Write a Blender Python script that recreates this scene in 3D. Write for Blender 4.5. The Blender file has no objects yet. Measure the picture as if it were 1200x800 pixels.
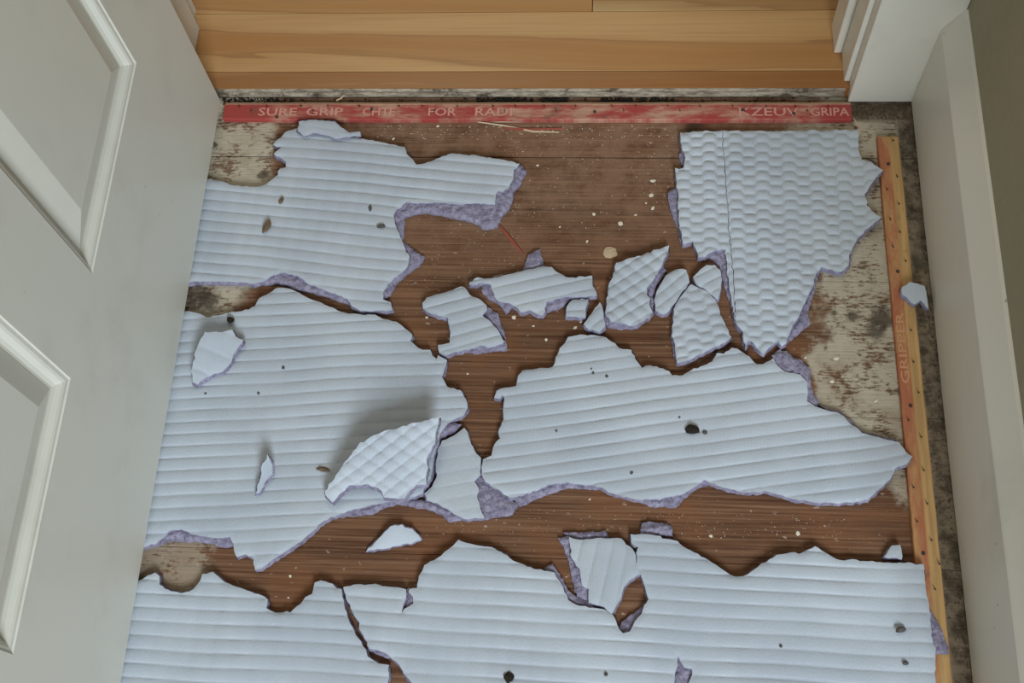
import bpy, bmesh, math, random
import numpy as np
from mathutils import Vector, Matrix, noise
from mathutils.geometry import delaunay_2d_cdt

random.seed(7)
scn = bpy.context.scene
col = scn.collection

# ------------------------------------------------------------------ camera
F = 1380.0
CX, CY = 600.0, 400.0
HC = 1.18
_n = np.array([100.0, 600.0, F]); _n /= np.linalg.norm(_n)          # straight down, in camera axes
_y = np.array([160.0, -3200.0, F]); _y -= _n * (_y @ _n); _y /= np.linalg.norm(_y)
_x = np.cross(_y, -_n)
R = np.stack([_x, _y, -_n])                                           # camera axes -> world axes
CAM = np.array([0.1158, -0.8104, HC])

cd = bpy.data.cameras.new('camera')
cam = bpy.data.objects.new('camera', cd); col.objects.link(cam)
cd.sensor_fit = 'HORIZONTAL'; cd.sensor_width = 36.0; cd.lens = F / 1200.0 * 36.0
cd.clip_start = 0.01
M = Matrix(((R[0][0], -R[0][1], -R[0][2]), (R[1][0], -R[1][1], -R[1][2]), (R[2][0], -R[2][1], -R[2][2])))
cam.matrix_world = Matrix.Translation(Vector(CAM)) @ M.to_4x4()
scn.camera = cam

# ------------------------------------------------------------------ light
wd = bpy.data.worlds.new('world'); scn.world = wd; wd.use_nodes = True
bg = wd.node_tree.nodes['Background']
bg.inputs[0].default_value = (1.0, 0.96, 0.85, 1); bg.inputs[1].default_value = 0.20

def area(name, loc, target, sx, sy, power, colr):
    l = bpy.data.lights.new(name, 'AREA'); l.shape = 'RECTANGLE'; l.size = sx; l.size_y = sy
    l.energy = power; l.color = colr
    o = bpy.data.objects.new(name, l); col.objects.link(o); o.location = loc
    o.rotation_euler = (Vector(target) - Vector(loc)).to_track_quat('-Z', 'Y').to_euler()
    return o
area('window_daylight', (0.72, -2.75, 1.75), (0.0, -0.3, 0.0), 0.9, 1.0, 85, (0.84, 0.93, 1.0))
area('hall_ceiling_light', (-0.35, 1.0, 2.2), (-0.15, 0.35, 0.0), 0.5, 0.5, 7.5, (1.0, 0.87, 0.66))

scn.view_settings.view_transform = 'Standard'
scn.view_settings.look = 'None'
scn.view_settings.gamma = 1.0
scn.view_settings.use_curve_mapping = False
scn.view_settings.exposure = 0.06

# ------------------------------------------------------------------ helpers
def ray(px, py):
    return R @ np.array([px - CX, py - CY, F])
def W(px, py, z=0.0):
    d = ray(px, py); t = (z - HC) / d[2]
    p = CAM + d * t
    return np.array([p[0], p[1], z])
def on_plane(px, py, pl):                      # plane z = a + b x + c y
    d = ray(px, py); a, b, c = pl
    t = (a + b * CAM[0] + c * CAM[1] - CAM[2]) / (d[2] - b * d[0] - c * d[1])
    return CAM + d * t
def pts(s):
    return [tuple(float(v) for v in q.split(',')) for q in s.split()]

def mesh_obj(name, verts, faces, mat, parent=None, smooth=False):
    me = bpy.data.meshes.new(name); me.from_pydata([tuple(v) for v in verts], [], faces); me.update()
    if smooth: me.polygons.foreach_set('use_smooth', [True] * len(me.polygons))
    if mat: me.materials.append(mat)
    o = bpy.data.objects.new(name, me); col.objects.link(o)
    if parent: o.parent = parent
    return o
def bm_obj(name, bm, mat, parent=None, smooth=False):
    me = bpy.data.meshes.new(name); bmesh.ops.recalc_face_normals(bm, faces=bm.faces); bm.to_mesh(me); bm.free()
    if smooth: me.polygons.foreach_set('use_smooth', [True] * len(me.polygons))
    if mat: me.materials.append(mat)
    o = bpy.data.objects.new(name, me); col.objects.link(o)
    if parent: o.parent = parent
    return o
def add_box(bm, x0, x1, y0, y1, z0, z1, bev=0.0):
    vs = [bm.verts.new((x, y, z)) for z in (z0, z1) for y in (y0, y1) for x in (x0, x1)]
    fs = [(0, 2, 3, 1), (4, 5, 7, 6), (0, 1, 5, 4), (2, 6, 7, 3), (0, 4, 6, 2), (1, 3, 7, 5)]
    fa = [bm.faces.new([vs[i] for i in f]) for f in fs]
    if bev:
        es = set(e for f in fa for e in f.edges)
        bmesh.ops.bevel(bm, geom=list(es), offset=bev, segments=2, affect='EDGES', profile=0.5)
def box(name, x0, x1, y0, y1, z0, z1, mat, parent=None, bev=0.0):
    bm = bmesh.new(); add_box(bm, x0, x1, y0, y1, z0, z1, bev); return bm_obj(name, bm, mat, parent)
def empty(name, loc):
    o = bpy.data.objects.new(name, None); col.objects.link(o); o.location = loc; o.empty_display_size = 0.02
    return o
def adopt(child, parent):                      # mesh built in world coordinates, thing's empty at its base
    child.parent = parent
    child.matrix_parent_inverse = Matrix.Translation(-Vector(parent.location))
def tag(o, label=None, cat=None, group=None, kind=None):
    if label: o['label'] = label
    if cat: o['category'] = cat
    if group: o['group'] = group
    if kind: o['kind'] = kind
    return o
def nz(x, y, z=0.0, s=1.0):
    return noise.noise(Vector((x * s, y * s, z)))

# ------------------------------------------------------------------ materials
class NT:
    def __init__(s, name, rough=0.6, spec=0.3):
        s.m = bpy.data.materials.new(name); s.m.use_nodes = True
        s.t = s.m.node_tree; s.b = s.t.nodes['Principled BSDF']
        s.b.inputs['Roughness'].default_value = rough
        s.b.inputs['Specular IOR Level'].default_value = spec
        s.co = s.t.nodes.new('ShaderNodeTexCoord').outputs['Object']
    def n(s, k, **kw):
        q = s.t.nodes.new(k)
        for a, v in kw.items(): setattr(q, a, v)
        return q
    def put(s, sock, v):
        if isinstance(v, (int, float)): sock.default_value = v
        elif isinstance(v, tuple): sock.default_value = v if len(v) == len(sock.default_value) else v + (1,)
        else: s.t.links.new(v, sock)
    def scale(s, sc, rot=(0, 0, 0)):
        q = s.n('ShaderNodeMapping'); s.put(q.inputs['Vector'], s.co)
        q.inputs['Scale'].default_value = sc; q.inputs['Rotation'].default_value = rot
        return q.outputs[0]
    def noise(s, scale, detail=4, vec=None, rough=0.55, dist=0.0):
        q = s.n('ShaderNodeTexNoise'); s.put(q.inputs['Vector'], vec if vec is not None else s.co)
        q.inputs['Scale'].default_value = scale; q.inputs['Detail'].default_value = detail
        q.inputs['Roughness'].default_value = rough; q.inputs['Distortion'].default_value = dist
        return q.outputs['Fac']
    def ramp(s, f, a, b, va=0.0, vb=1.0):
        q = s.n('ShaderNodeMapRange', interpolation_type='SMOOTHSTEP'); s.put(q.inputs[0], f)
        q.inputs[1].default_value = a; q.inputs[2].default_value = b; q.inputs[3].default_value = va; q.inputs[4].default_value = vb
        return q.outputs[0]
    def mix(s, f, a, b, mode='MIX'):
        q = s.n('ShaderNodeMix', data_type='RGBA', blend_type=mode); s.put(q.inputs[0], f)
        s.put(q.inputs[6], a); s.put(q.inputs[7], b); return q.outputs[2]
    def math(s, op, a, b=0.0):
        q = s.n('ShaderNodeMath', operation=op); s.put(q.inputs[0], a); s.put(q.inputs[1], b); return q.outputs[0]
    def xyz(s):
        q = s.n('ShaderNodeSeparateXYZ'); s.put(q.inputs[0], s.co); return q.outputs
    def color(s, c): s.put(s.b.inputs['Base Color'], c)
    def bump(s, h, dist=0.001, strength=1.0):
        q = s.n('ShaderNodeBump'); s.put(q.inputs['Height'], h); q.inputs['Distance'].default_value = dist
        q.inputs['Strength'].default_value = strength; s.t.links.new(q.outputs[0], s.b.inputs['Normal'])

def plain(name, c, rough=0.6, spec=0.3, bscale=0, bdist=0.0003, var=0.0):
    m = NT(name, rough, spec)
    if var:
        m.color(m.mix(m.noise(60, 4), tuple(v * (1 - var) for v in c), tuple(min(1, v * (1 + var)) for v in c)))
    else: m.color(c + (1,))
    if bscale: m.bump(m.noise(bscale, 3), bdist)
    return m.m

def mat_film():
    m = NT('film', 0.5, 0.35)
    big = m.noise(7, 3); fine = m.noise(420, 2)
    c = m.mix(m.ramp(big, 0.35, 0.65), (0.415, 0.462, 0.525), (0.475, 0.522, 0.58))
    sm = m.ramp(m.noise(95, 4, rough=0.7), 0.70, 0.80)
    c = m.mix(m.math('MULTIPLY', sm, 0.45), c, (0.42, 0.41, 0.42))
    m.color(c)
    w = m.n('ShaderNodeTexWave', wave_type='BANDS', bands_direction='X'); m.put(w.inputs['Vector'], m.co)
    w.inputs['Scale'].default_value = 130; w.inputs['Distortion'].default_value = 1.5
    m.bump(m.math('ADD', m.math('MULTIPLY', fine, 0.7), m.math('MULTIPLY', w.outputs['Fac'], 0.25)), 0.0005, 0.8)
    return m.m
def mat_foam():
    m = NT('foam', 0.95, 0.1)
    a = m.noise(160, 5, rough=0.7)
    c = m.mix(m.ramp(a, 0.3, 0.7), (0.17, 0.15, 0.225), (0.345, 0.325, 0.43))
    m.color(c); m.bump(m.noise(330, 4), 0.0016, 1.0)
    return m.m
def mat_paint_trim(name, c):
    m = NT(name, 0.38, 0.4)
    d = m.ramp(m.noise(9, 5, rough=0.65), 0.5, 0.75)
    c2 = m.mix(m.math('MULTIPLY', d, 0.22), c, (0.42, 0.39, 0.32))
    sp = m.ramp(m.noise(75, 2, rough=0.4), 0.775, 0.80)
    m.color(m.mix(m.math('MULTIPLY', sp, 0.55), c2, (0.16, 0.14, 0.11)))
    m.bump(m.noise(35, 3, vec=m.scale((4, 1, 1))), 0.0005, 0.5)
    return m.m

def mat_subfloor():
    m = NT('old_boards', 0.75, 0.2)
    x, y, z = m.xyz()
    # stained brown with grain running along x
    g1 = m.noise(1.0, 6, vec=m.scale((5, 330, 1)), rough=0.65, dist=0.3)
    g2 = m.noise(1.0, 5, vec=m.scale((2.2, 55, 1)), rough=0.6, dist=0.7)
    br = m.mix(m.ramp(g2, 0.3, 0.72), (0.080, 0.034, 0.017), (0.178, 0.083, 0.042))
    br = m.mix(m.ramp(g1, 0.40, 0.75), br, (0.255, 0.145, 0.085))
    br = m.mix(m.math('MULTIPLY', m.ramp(g1, 0.45, 0.30), 0.6), br, (0.035, 0.018, 0.010))
    blot = m.ramp(m.noise(11, 5, rough=0.65), 0.44, 0.68)
    br = m.mix(m.math('MULTIPLY', blot, 0.45), br, (0.23, 0.090, 0.036))
    # fine pale dust, thickest by the doorway
    dz = m.math('MULTIPLY', m.ramp(y, -0.30, -0.05), m.ramp(m.noise(22, 7, rough=0.75), 0.34, 0.62))
    br = m.mix(m.math('MULTIPLY', dz, 0.70), br, (0.275, 0.170, 0.112))
    spk = m.ramp(m.noise(170, 3, vec=m.scale((0.7, 1, 1)), rough=0.5), 0.66, 0.74)
    br = m.mix(m.math('MULTIPLY', spk, 0.55), br, (0.52, 0.42, 0.33))
    # old white paint border left round the edges of the room
    wob = m.math('MULTIPLY', m.math('SUBTRACT', m.noise(9, 5, rough=0.65), 0.5), 0.26)
    left = m.ramp(m.math('ADD', x, m.math('MULTIPLY', wob, 0.35)), -0.276, -0.292)
    right = m.ramp(m.math('ADD', x, wob), 0.325, 0.355)
    far = m.ramp(m.math('ADD', y, m.math('MULTIPLY', wob, 0.4)), -0.46, -0.43)      # less paint left beyond this
    low = m.math('MULTIPLY', m.ramp(m.math('ADD', x, wob), 0.40, 0.425), 0.8)
    right = m.math('MAXIMUM', m.math('MULTIPLY', right, far), low)
    left = m.math('MULTIPLY', left, m.ramp(y, -0.46, -0.36, 0.5, 1.0))
    pm = m.math('MAXIMUM', left, right)
    worn = m.noise(1.0, 6, vec=m.scale((95, 330, 1)), rough=0.7)
    worn2 = m.noise(34, 6, rough=0.72)
    keep = m.ramp(m.math('ADD', m.math('MULTIPLY', worn, 0.55), m.math('MULTIPLY', worn2, 0.55)), 0.640, 0.545)
    pc = m.mix(m.noise(40, 4), (0.36, 0.31, 0.225), (0.58, 0.52, 0.41))
    pale = m.mix(m.math('MULTIPLY', m.ramp(m.noise(18, 5), 0.5, 0.75), 0.7), pc, (0.27, 0.20, 0.125))
    under = m.mix(0.45, br, (0.13, 0.09, 0.055))
    pale = m.mix(keep, under, pale)
    c = m.mix(pm, br, pale)
    # dirty strip against the skirting, mould spots
    edge = m.ramp(x, 0.446, 0.452)
    edn = m.math('MAXIMUM', edge, m.math('MULTIPLY', m.ramp(y, -0.018, -0.010), m.ramp(x, 0.385, 0.40)))
    dirt = m.mix(m.ramp(m.noise(48, 6, rough=0.75), 0.38, 0.62), (0.05, 0.038, 0.025), (0.225, 0.175, 0.12))
    c = m.mix(m.math('MULTIPLY', edn, 0.9), c, dirt)
    mould = m.math('MULTIPLY', m.ramp(m.noise(24, 4, rough=0.6), 0.63, 0.70), m.math('MAXIMUM', pm, edge))
    c = m.mix(m.math('MULTIPLY', mould, 0.8), c, (0.045, 0.035, 0.025))
    for px, py, r in ((1033, 372, 0.016), (1027, 388, 0.012), (1000, 371, 0.008), (978, 366, 0.004), (285, 198, 0.0), (308, 206, 0.008), (228, 345, 0.022), (245, 352, 0.016), (813, 149, 0.010), (1083, 411, 0.006), (1020, 192, 0.008)):
        if r <= 0: continue
        q = m.n('ShaderNodeVectorMath', operation='DISTANCE'); m.put(q.inputs[0], m.co); p = W(px, py); q.inputs[1].default_value = (p[0], p[1], 0)
        d = m.math('ADD', q.outputs['Value'], m.math('MULTIPLY', m.math('SUBTRACT', m.noise(90, 5, rough=0.7), 0.5), r * 2.2))
        c = m.mix(m.math('MULTIPLY', m.ramp(d, r * 1.2, r * 0.4), 0.8), c, (0.06, 0.043, 0.030))
    m.color(c)
    m.bump(m.math('ADD', m.math('MULTIPLY', g1, 0.8), m.math('MULTIPLY', worn, 0.4)), 0.0012, 0.9)
    return m.m

def mat_hall(name, seed, tint):
    m = NT(name, 0.32, 0.45)
    q = m.n('ShaderNodeMapping'); m.put(q.inputs['Vector'], m.co)
    q.inputs['Location'].default_value = (seed * 3.1, seed * 1.7, seed); q.inputs['Scale'].default_value = (1.1, 16, 1)
    g = m.noise(1.0, 4, vec=q.outputs[0], rough=0.5, dist=1.1)
    q2 = m.n('ShaderNodeMapping'); m.put(q2.inputs['Vector'], m.co)
    q2.inputs['Location'].default_value = (seed, seed * 2.3, 0); q2.inputs['Scale'].default_value = (5, 300, 1)
    f = m.noise(1.0, 3, vec=q2.outputs[0])
    rings = m.math('FRACT', m.math('MULTIPLY', g, 4.0))
    line = m.math('MULTIPLY', m.ramp(rings, 0.70, 0.97), m.ramp(rings, 1.0, 0.97))
    a = tuple(v * t for v, t in zip((0.40, 0.20, 0.068), tint)); b = tuple(v * t for v, t in zip((0.53, 0.335, 0.150), tint))
    c = m.mix(m.ramp(g, 0.35, 0.65), a, b)
    c = m.mix(m.math('MULTIPLY', line, 0.55), c, (0.27, 0.125, 0.045))
    c = m.mix(m.math('MULTIPLY', m.ramp(f, 0.45, 0.7), 0.30), c, (0.33, 0.18, 0.075))
    m.color(c)
    return m.m
def mat_edge():
    m = NT('raw_board_edge', 0.9, 0.1)
    g = m.noise(1.0, 6, vec=m.scale((40, 120, 160)), rough=0.75)
    c = m.mix(m.ramp(g, 0.32, 0.66), (0.14, 0.105, 0.075), (0.46, 0.40, 0.31))
    d = m.ramp(m.noise(26, 5, rough=0.7), 0.52, 0.64)
    m.color(m.mix(m.math('MULTIPLY', d, 0.8), c, (0.045, 0.033, 0.024)))
    m.bump(g, 0.002, 1.0)
    return m.m
def mat_strip(name, axis, edge_pos, wood, red, fade):
    """bare timber with a band of worn print; axis 1: print below edge_pos in y, axis 0: print left of edge_pos in x"""
    m = NT(name, 0.7, 0.25)
    o = m.xyz()
    g = m.noise(1.0, 5, vec=m.scale((9, 160, 1) if axis == 1 else (160, 9, 1)), rough=0.6)
    w = m.mix(m.ramp(g, 0.35, 0.68), tuple(v * 0.72 for v in wood), wood)
    band = m.ramp(o[axis], edge_pos + 0.0012, edge_pos - 0.0008)
    wear = m.ramp(m.noise(1.0, 6, vec=m.scale((16, 55, 1) if axis == 1 else (55, 13, 1)), rough=0.7), 0.62 - fade * 0.2, 0.40 - fade * 0.2, 0.25, 1.0)
    if axis == 1:
        worn = m.math('MAXIMUM', m.ramp(o[0], -0.26, -0.30), m.math('MAXIMUM', m.ramp(o[0], 0.33, 0.37), wear))
    else: worn = wear
    c = m.mix(m.math('MULTIPLY', band, worn), w, red)
    dz = m.ramp(m.noise(30, 5, rough=0.7), 0.56, 0.74)
    c = m.mix(m.math('MULTIPLY', dz, 0.55), c, (0.13, 0.085, 0.06))
    m.color(c); m.bump(g, 0.0006, 0.7)
    return m.m

FILM, FOAM, SUB = mat_film(), mat_foam(), mat_subfloor()
TRIM = mat_paint_trim('trim_paint', (0.76, 0.735, 0.645))
DOORP = mat_paint_trim('door_paint', (0.69, 0.685, 0.60))
WALLM = plain('wall_paint', (0.35, 0.315, 0.215), 0.75, 0.2, 140, 0.0004, 0.08)
EDGE = mat_edge()
DARK = plain('dark_dirt_and_holes', (0.028, 0.023, 0.018), 0.9, 0.1, 300, 0.001, 0.3)  # dirt, and the lumps that stand in for holes
GRIT = plain('grey_grit', (0.10, 0.09, 0.085), 0.9, 0.1, 300, 0.001, 0.35)
BROWN = plain('brown_crumb', (0.16, 0.11, 0.07), 0.9, 0.1, 300, 0.001, 0.3)
CHIP = plain('paint_chip', (0.72, 0.64, 0.52), 0.8, 0.2, 200, 0.0005, 0.15)
METAL = plain('rusty_pin', (0.05, 0.035, 0.028), 0.6, 0.5)
INKW = plain('pale_ink', (0.60, 0.30, 0.245), 0.8, 0.2, 0, 0, 0.12)
INKR = plain('faded_ink', (0.60, 0.30, 0.16), 0.8, 0.2, 0, 0, 0.12)
REDW = plain('red_splinter', (0.26, 0.070, 0.045), 0.8, 0.2, 0, 0, 0.25)
PALEW = plain('pale_splinter', (0.52, 0.40, 0.27), 0.8, 0.2, 0, 0, 0.2)
JOINTDARK = plain('joint_fill', (0.03, 0.022, 0.016), 0.95, 0.05)  # near-black base seen through the board joints

# ------------------------------------------------------------------ setting
XS0, XS1 = 0.4235, 0.4478           # tack strip along the right-hand skirting
XB = 0.467                          # face of the right-hand skirting
fl = box('floor', -1.0, 0.60, -1.15, 0.0195, -0.05, -0.020, JOINTDARK)
tag(fl, 'old brown stained floorboards with worn white paint border under torn underlay', None, None, 'structure')
seams = [0.0195, -0.0647, -0.2225, -0.3803, -0.5383, -0.696, -0.854, -1.012, -1.15]
for i in range(len(seams) - 1):
    box('plank', -1.0, 0.60, seams[i + 1] + (0.0007 if i == 0 else 0.00025), seams[i] - (0.0007 if i == 1 else 0.00025), -0.020, 0.0, SUB, fl, 0.0004)

ZH, YH = 0.018, 0.0203               # hall floor height and its sawn edge
hall = box('floor_hall', -0.9, 0.9, YH + 0.004, 1.6, -0.05, -0.002, JOINTDARK)
tag(hall, 'honey coloured polished timber floorboards of the hall beyond the doorway', None, None, 'structure')
hy = [YH, 0.0445, 0.1325, 0.222, 0.310, 0.398, 0.486, 0.574, 0.70]
k = 0
for i in range(len(hy) - 1):
    cuts = {2: [-0.9, 0.0935, 0.9], 4: [-0.9, -0.3, 0.9], 1: [-0.9, 0.9], 0: [-0.9, 0.9]}.get(i, [-0.9, 0.3 - 0.17 * i, 0.9])
    for a, b in zip(cuts[:-1], cuts[1:]):
        tint = [(0.74, 0.60, 0.50), (1.02, 0.97, 0.92), (1.05, 1.03, 0.98), (0.98, 0.95, 0.9), (1.0, 0.98, 0.95)][k % 5]
        if i == 2 and a > 0: tint = (0.90, 0.93, 0.95)
        p = box('plank', a + 0.0004, b - 0.0004, hy[i] + (0.00035 if i else 0), hy[i + 1] - 0.00035, -0.002, ZH, mat_hall('hall_board', 1.7 + k * 2.9, tint), hall, 0.0006)
        k += 1
def jag_strip():                     # splintered raw front edge of the hall floor
    n = 260; vs = []; fs = []
    for i in range(n + 1):
        x = -0.405 + 0.795 * i / n
        j = 0.0012 * nz(x, 3.1, 0, 60) + 0.0008 * nz(x, 9.1, 0, 200)
        vs += [(x, YH - 0.0003, ZH - 0.0008), (x, YH - 0.0022 + j, ZH - 0.0035 + j), (x, YH - 0.001 + 1.5 * j, 0.010), (x, YH - 0.0028 - j, 0.005), (x, YH - 0.0006, 0.0)]
    for i in range(n):
        for q in range(4): fs.append((i * 5 + q, i * 5 + q + 1, i * 5 + 6 + q, i * 5 + 5 + q))
    return vs, fs
v_, f_ = jag_strip()
mesh_obj('sawn_edge', v_, f_, EDGE, hall)['label'] = 'raw grey sawn edge of hall floor'

tag(box('wall_right', 0.4855, 0.60, -0.80, 0.13, -0.02, 2.4, WALLM), 'olive grey painted wall above the skirting', None, None, 'structure')  # wall and skirting stop short, out of view, so daylight reaches the sheets
tag(box('wall_back', 0.412, 0.4855, 0.030, 0.130, -0.02, 2.4, WALLM), 'olive grey wall beside the doorway', None, None, 'structure')
tag(box('wall_left', -1.0, -0.432, 0.030, 0.130, -0.02, 2.4, WALLM), 'olive grey wall behind the open door', None, None, 'structure')
# skirting: flat face with a broad sloped top
def skirting():
    prof = [(XB, 0.004), (XB, 0.1335), (XB + 0.0012, 0.1365), (XB + 0.0155, 0.1655), (XB + 0.0185, 0.168), (XB + 0.0185, 0.004)]
    vs = []; fs = []; ny = 24; y0, y1 = 0.0108, -0.80; m_ = len(prof)
    for i in range(ny + 1):
        y = y0 + (y1 - y0) * i / ny
        w = 0.0006 * nz(y, 0.4, 0, 6)
        vs += [(x + w if x < XB + 0.018 else x, y, z + 0.001 * nz(y, 2.2, 0, 5) if z > 0.01 else z) for x, z in prof]
    for i in range(ny):
        for q in range(m_): fs.append((i * m_ + q, (i + 1) * m_ + q, (i + 1) * m_ + (q + 1) % m_, i * m_ + (q + 1) % m_))
    fs.append(tuple(range(m_))); fs.append(tuple(reversed([ny * m_ + q for q in range(m_)])))
    return vs, fs
v_, f_ = skirting()
tag(mesh_obj('baseboard_right', v_, f_, TRIM), 'white skirting board with sloped top along the right wall', None, None, 'structure')
# right-hand door frame: architrave, lining, stop
tag(box('trim_1', 0.3947, 0.4850, 0.0110, 0.0295, 0.002, 2.1, TRIM, None, 0.0015), 'white flat architrave at the right of the doorway', None, None, 'structure')
tag(box('trim_2', 0.3885, 0.4120, 0.0295, 0.140, 0.0, 2.1, TRIM, None, 0.0012), 'white door lining at the right of the doorway', None, None, 'structure')
tag(box('trim_3', 0.3790, 0.3885, 0.0690, 0.110, ZH, 2.1, TRIM, None, 0.0015), 'white door stop on the right lining', None, None, 'structure')
tag(box('trim_4', -0.432, -0.4035, 0.0200, 0.140, 0.0, 2.1, TRIM, None, 0.0012), 'white door lining at the hinge side of the doorway', None, None, 'structure')
tag(box('trim_5', -0.4035, -0.394, 0.0700, 0.110, ZH, 2.1, TRIM, None, 0.0015), 'white door stop at the hinge side', None, None, 'structure')
tag(box('trim_6', -0.500, -0.4085, 0.0115, 0.0295, 0.002, 2.1, TRIM, None, 0.0015), 'white architrave behind the open door', None, None, 'structure')

# the open door: moulded panels in the leaf
def door():
    XD, Y0, Z0 = -0.3535, 0.0045, 0.0140        # face, hinge edge, bottom
    Wd, Hd, T = 0.805, 2.02, 0.035
    d = box('door_1', XD - T, XD - 0.0115, Y0 - Wd, Y0, Z0, Z0 + Hd, DOORP)
    tag(d, 'white moulded panel door standing open over the torn underlay', None, None, 'structure')
    us = [(0.115, 0.349), (0.452, 0.690)]
    zs = [(0.243, 0.83), (1.0, 1.55), (1.66, 1.90)]
    # stiles and rails as one face skin with openings
    ul = sorted({0, Wd} | {v for p in us for v in p}); zl = sorted({Z0, Z0 + Hd} | {v for p in zs for v in p})
    bm = bmesh.new()
    hole = lambda u, z: any(a - 1e-6 < u < b for a, b in us) and any(a - 1e-6 < z < b for a, b in zs)
    V = {}
    def vert(u, z):
        if (u, z) not in V: V[(u, z)] = bm.verts.new((XD, Y0 - u, z))
        return V[(u, z)]
    for a, b in zip(ul[:-1], ul[1:]):
        for c, e in zip(zl[:-1], zl[1:]):
            if not hole((a + b) / 2, (c + e) / 2): bm.faces.new([vert(a, c), vert(b, c), vert(b, e), vert(a, e)])
    # returns round the outer edge
    x2 = XD - 0.0115
    for (p, q) in [((0, Z0), (Wd, Z0)), ((Wd, Z0), (Wd, Z0 + Hd)), ((Wd, Z0 + Hd), (0, Z0 + Hd)), ((0, Z0 + Hd), (0, Z0))]:
        vs = [bm.verts.new((XD, Y0 - p[0], p[1])), bm.verts.new((XD, Y0 - q[0], q[1])), bm.verts.new((x2, Y0 - q[0], q[1])), bm.verts.new((x2, Y0 - p[0], p[1]))]
        bm.faces.new(vs)
    bmesh.ops.remove_doubles(bm, verts=bm.verts, dist=1e-5)
    bm_obj('stiles_and_rails', bm, DOORP, d)
    rings = [(0.0, 0.0), (0.0012, 0.0014), (0.0045, 0.0018), (0.0068, 0.0030), (0.0105, 0.0070), (0.0135, 0.0086), (0.0160, 0.0088),
             (0.0172, 0.0082), (0.0405, 0.0018), (0.0425, 0.0013)]
    for u0, u1 in us:
        for z0, z1 in zs:
            bm = bmesh.new(); prev = None
            for ins, dep in rings:
                cur = [bm.verts.new((XD - dep, Y0 - u, z)) for u, z in ((u0 + ins, z0 + ins), (u1 - ins, z0 + ins), (u1 - ins, z1 - ins), (u0 + ins, z1 - ins))]
                if prev:
                    for q in range(4): bm.faces.new([prev[q], prev[(q + 1) % 4], cur[(q + 1) % 4], cur[q]])
                prev = cur
            bm.faces.new(prev)
            bm_obj('raised_panel', bm, DOORP, d)
door()

# ------------------------------------------------------------------ tack strips
def text_mesh(body, p0, p1, height, z, mat, parent, vertical=False):
    c = bpy.data.curves.new('lettering', 'FONT'); c.body = body; c.size = 1.0; c.extrude = 0.0; c.resolution_u = 2
    c.offset = 0.012
    t = bpy.data.objects.new('tmp_text', c); col.objects.link(t)
    dg = bpy.context.evaluated_depsgraph_get(); dg.update()
    me = bpy.data.meshes.new_from_object(t.evaluated_get(dg)); bpy.data.objects.remove(t); bpy.data.curves.remove(c)
    co = np.array([v.co[:] for v in me.vertices]); mn = co.min(0); mx = co.max(0)
    L = math.hypot(p1[0] - p0[0], p1[1] - p0[1]); u = np.array([(p1[0] - p0[0]) / L, (p1[1] - p0[1]) / L]); v = np.array([-u[1], u[0]])
    for q, vtx in zip(co, me.vertices):
        a = (q[0] - mn[0]) / (mx[0] - mn[0]) * L; b = (q[1] - mn[1]) / (mx[1] - mn[1]) * height - height / 2
        vtx.co = (p0[0] + u[0] * a + v[0] * b, p0[1] + u[1] * a + v[1] * b, z)
    me.materials.clear(); me.materials.append(mat); me.name = 'lettering'
    o = bpy.data.objects.new('lettering', me); col.objects.link(o); adopt(o, parent); o['label'] = 'printed letters reading ' + body
    return o
def pin_mesh(r, h):
    bm = bmesh.new()
    bmesh.ops.create_cone(bm, cap_ends=True, segments=8, radius1=r, radius2=r * 0.35, depth=h)
    me = bpy.data.meshes.new('pin'); bm.to_mesh(me); bm.free(); me.materials.append(METAL); return me
def nail_mesh():
    bm = bmesh.new()
    bmesh.ops.create_cone(bm, cap_ends=True, segments=12, radius1=0.0022, radius2=0.0018, depth=0.0012)
    me = bpy.data.meshes.new('nail_head'); bm.to_mesh(me); bm.free(); me.materials.append(METAL); return me
PIN, NAIL = pin_mesh(0.0011, 0.006), nail_mesh()
def put(me, name, x, y, z, parent, rx=0.0, ry=0.0):
    o = bpy.data.objects.new(name, me); col.objects.link(o); o.location = (x, y, z); o.rotation_euler = (rx, ry, 0)
    adopt(o, parent)
ZT = 0.007
def batten(x0, x1, y0, y1, along, mat):     # slightly splintered long strip
    n = 120; vs = []; fs = []
    for i in range(n + 1):
        t = i / n
        if along == 'x':
            x = x0 + (x1 - x0) * t; a = 0.0007 * nz(x, 1.3, 0, 30); b = 0.0009 * nz(x, 7.7, 0, 24)
            ring = [(x, y0 + b, 0.0), (x, y0 + b, ZT - 0.001), (x, y0 + b + 0.001, ZT), (x, y1 + a - 0.004, ZT), (x, y1 + a, ZT - 0.0022), (x, y1 + a, 0.0)]
        else:
            y = y0 + (y1 - y0) * t; a = 0.0007 * nz(y, 1.3, 0, 30); b = 0.0007 * nz(y, 7.7, 0, 24)
            ring = [(x1 + a, y, 0.0), (x1 + a, y, ZT - 0.001), (x1 + a - 0.001, y, ZT), (x0 + b + 0.001, y, ZT), (x0 + b, y, ZT - 0.001), (x0 + b, y, 0.0)]
        vs += ring
    for i in range(n):
        for q in range(6): fs.append((i * 6 + q, i * 6 + (q + 1) % 6, (i + 1) * 6 + (q + 1) % 6, (i + 1) * 6 + q))
    fs.append((5, 4, 3, 2, 1, 0)); fs.append(tuple(n * 6 + q for q in range(6)))
    return vs, fs
ty0, ty1 = -0.0166, 0.0090
ts = empty('tack_strip', (0.02, -0.004, 0)); tag(ts, 'red printed carpet tack strip nailed along the hall doorway', 'tack strip')
v_, f_ = batten(-0.350, 0.3965, ty0, ty1, 'x', mat_strip('tack_strip_red', 1, 0.0042, (0.60, 0.42, 0.30), (0.34, 0.052, 0.045), 0.1))
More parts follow.
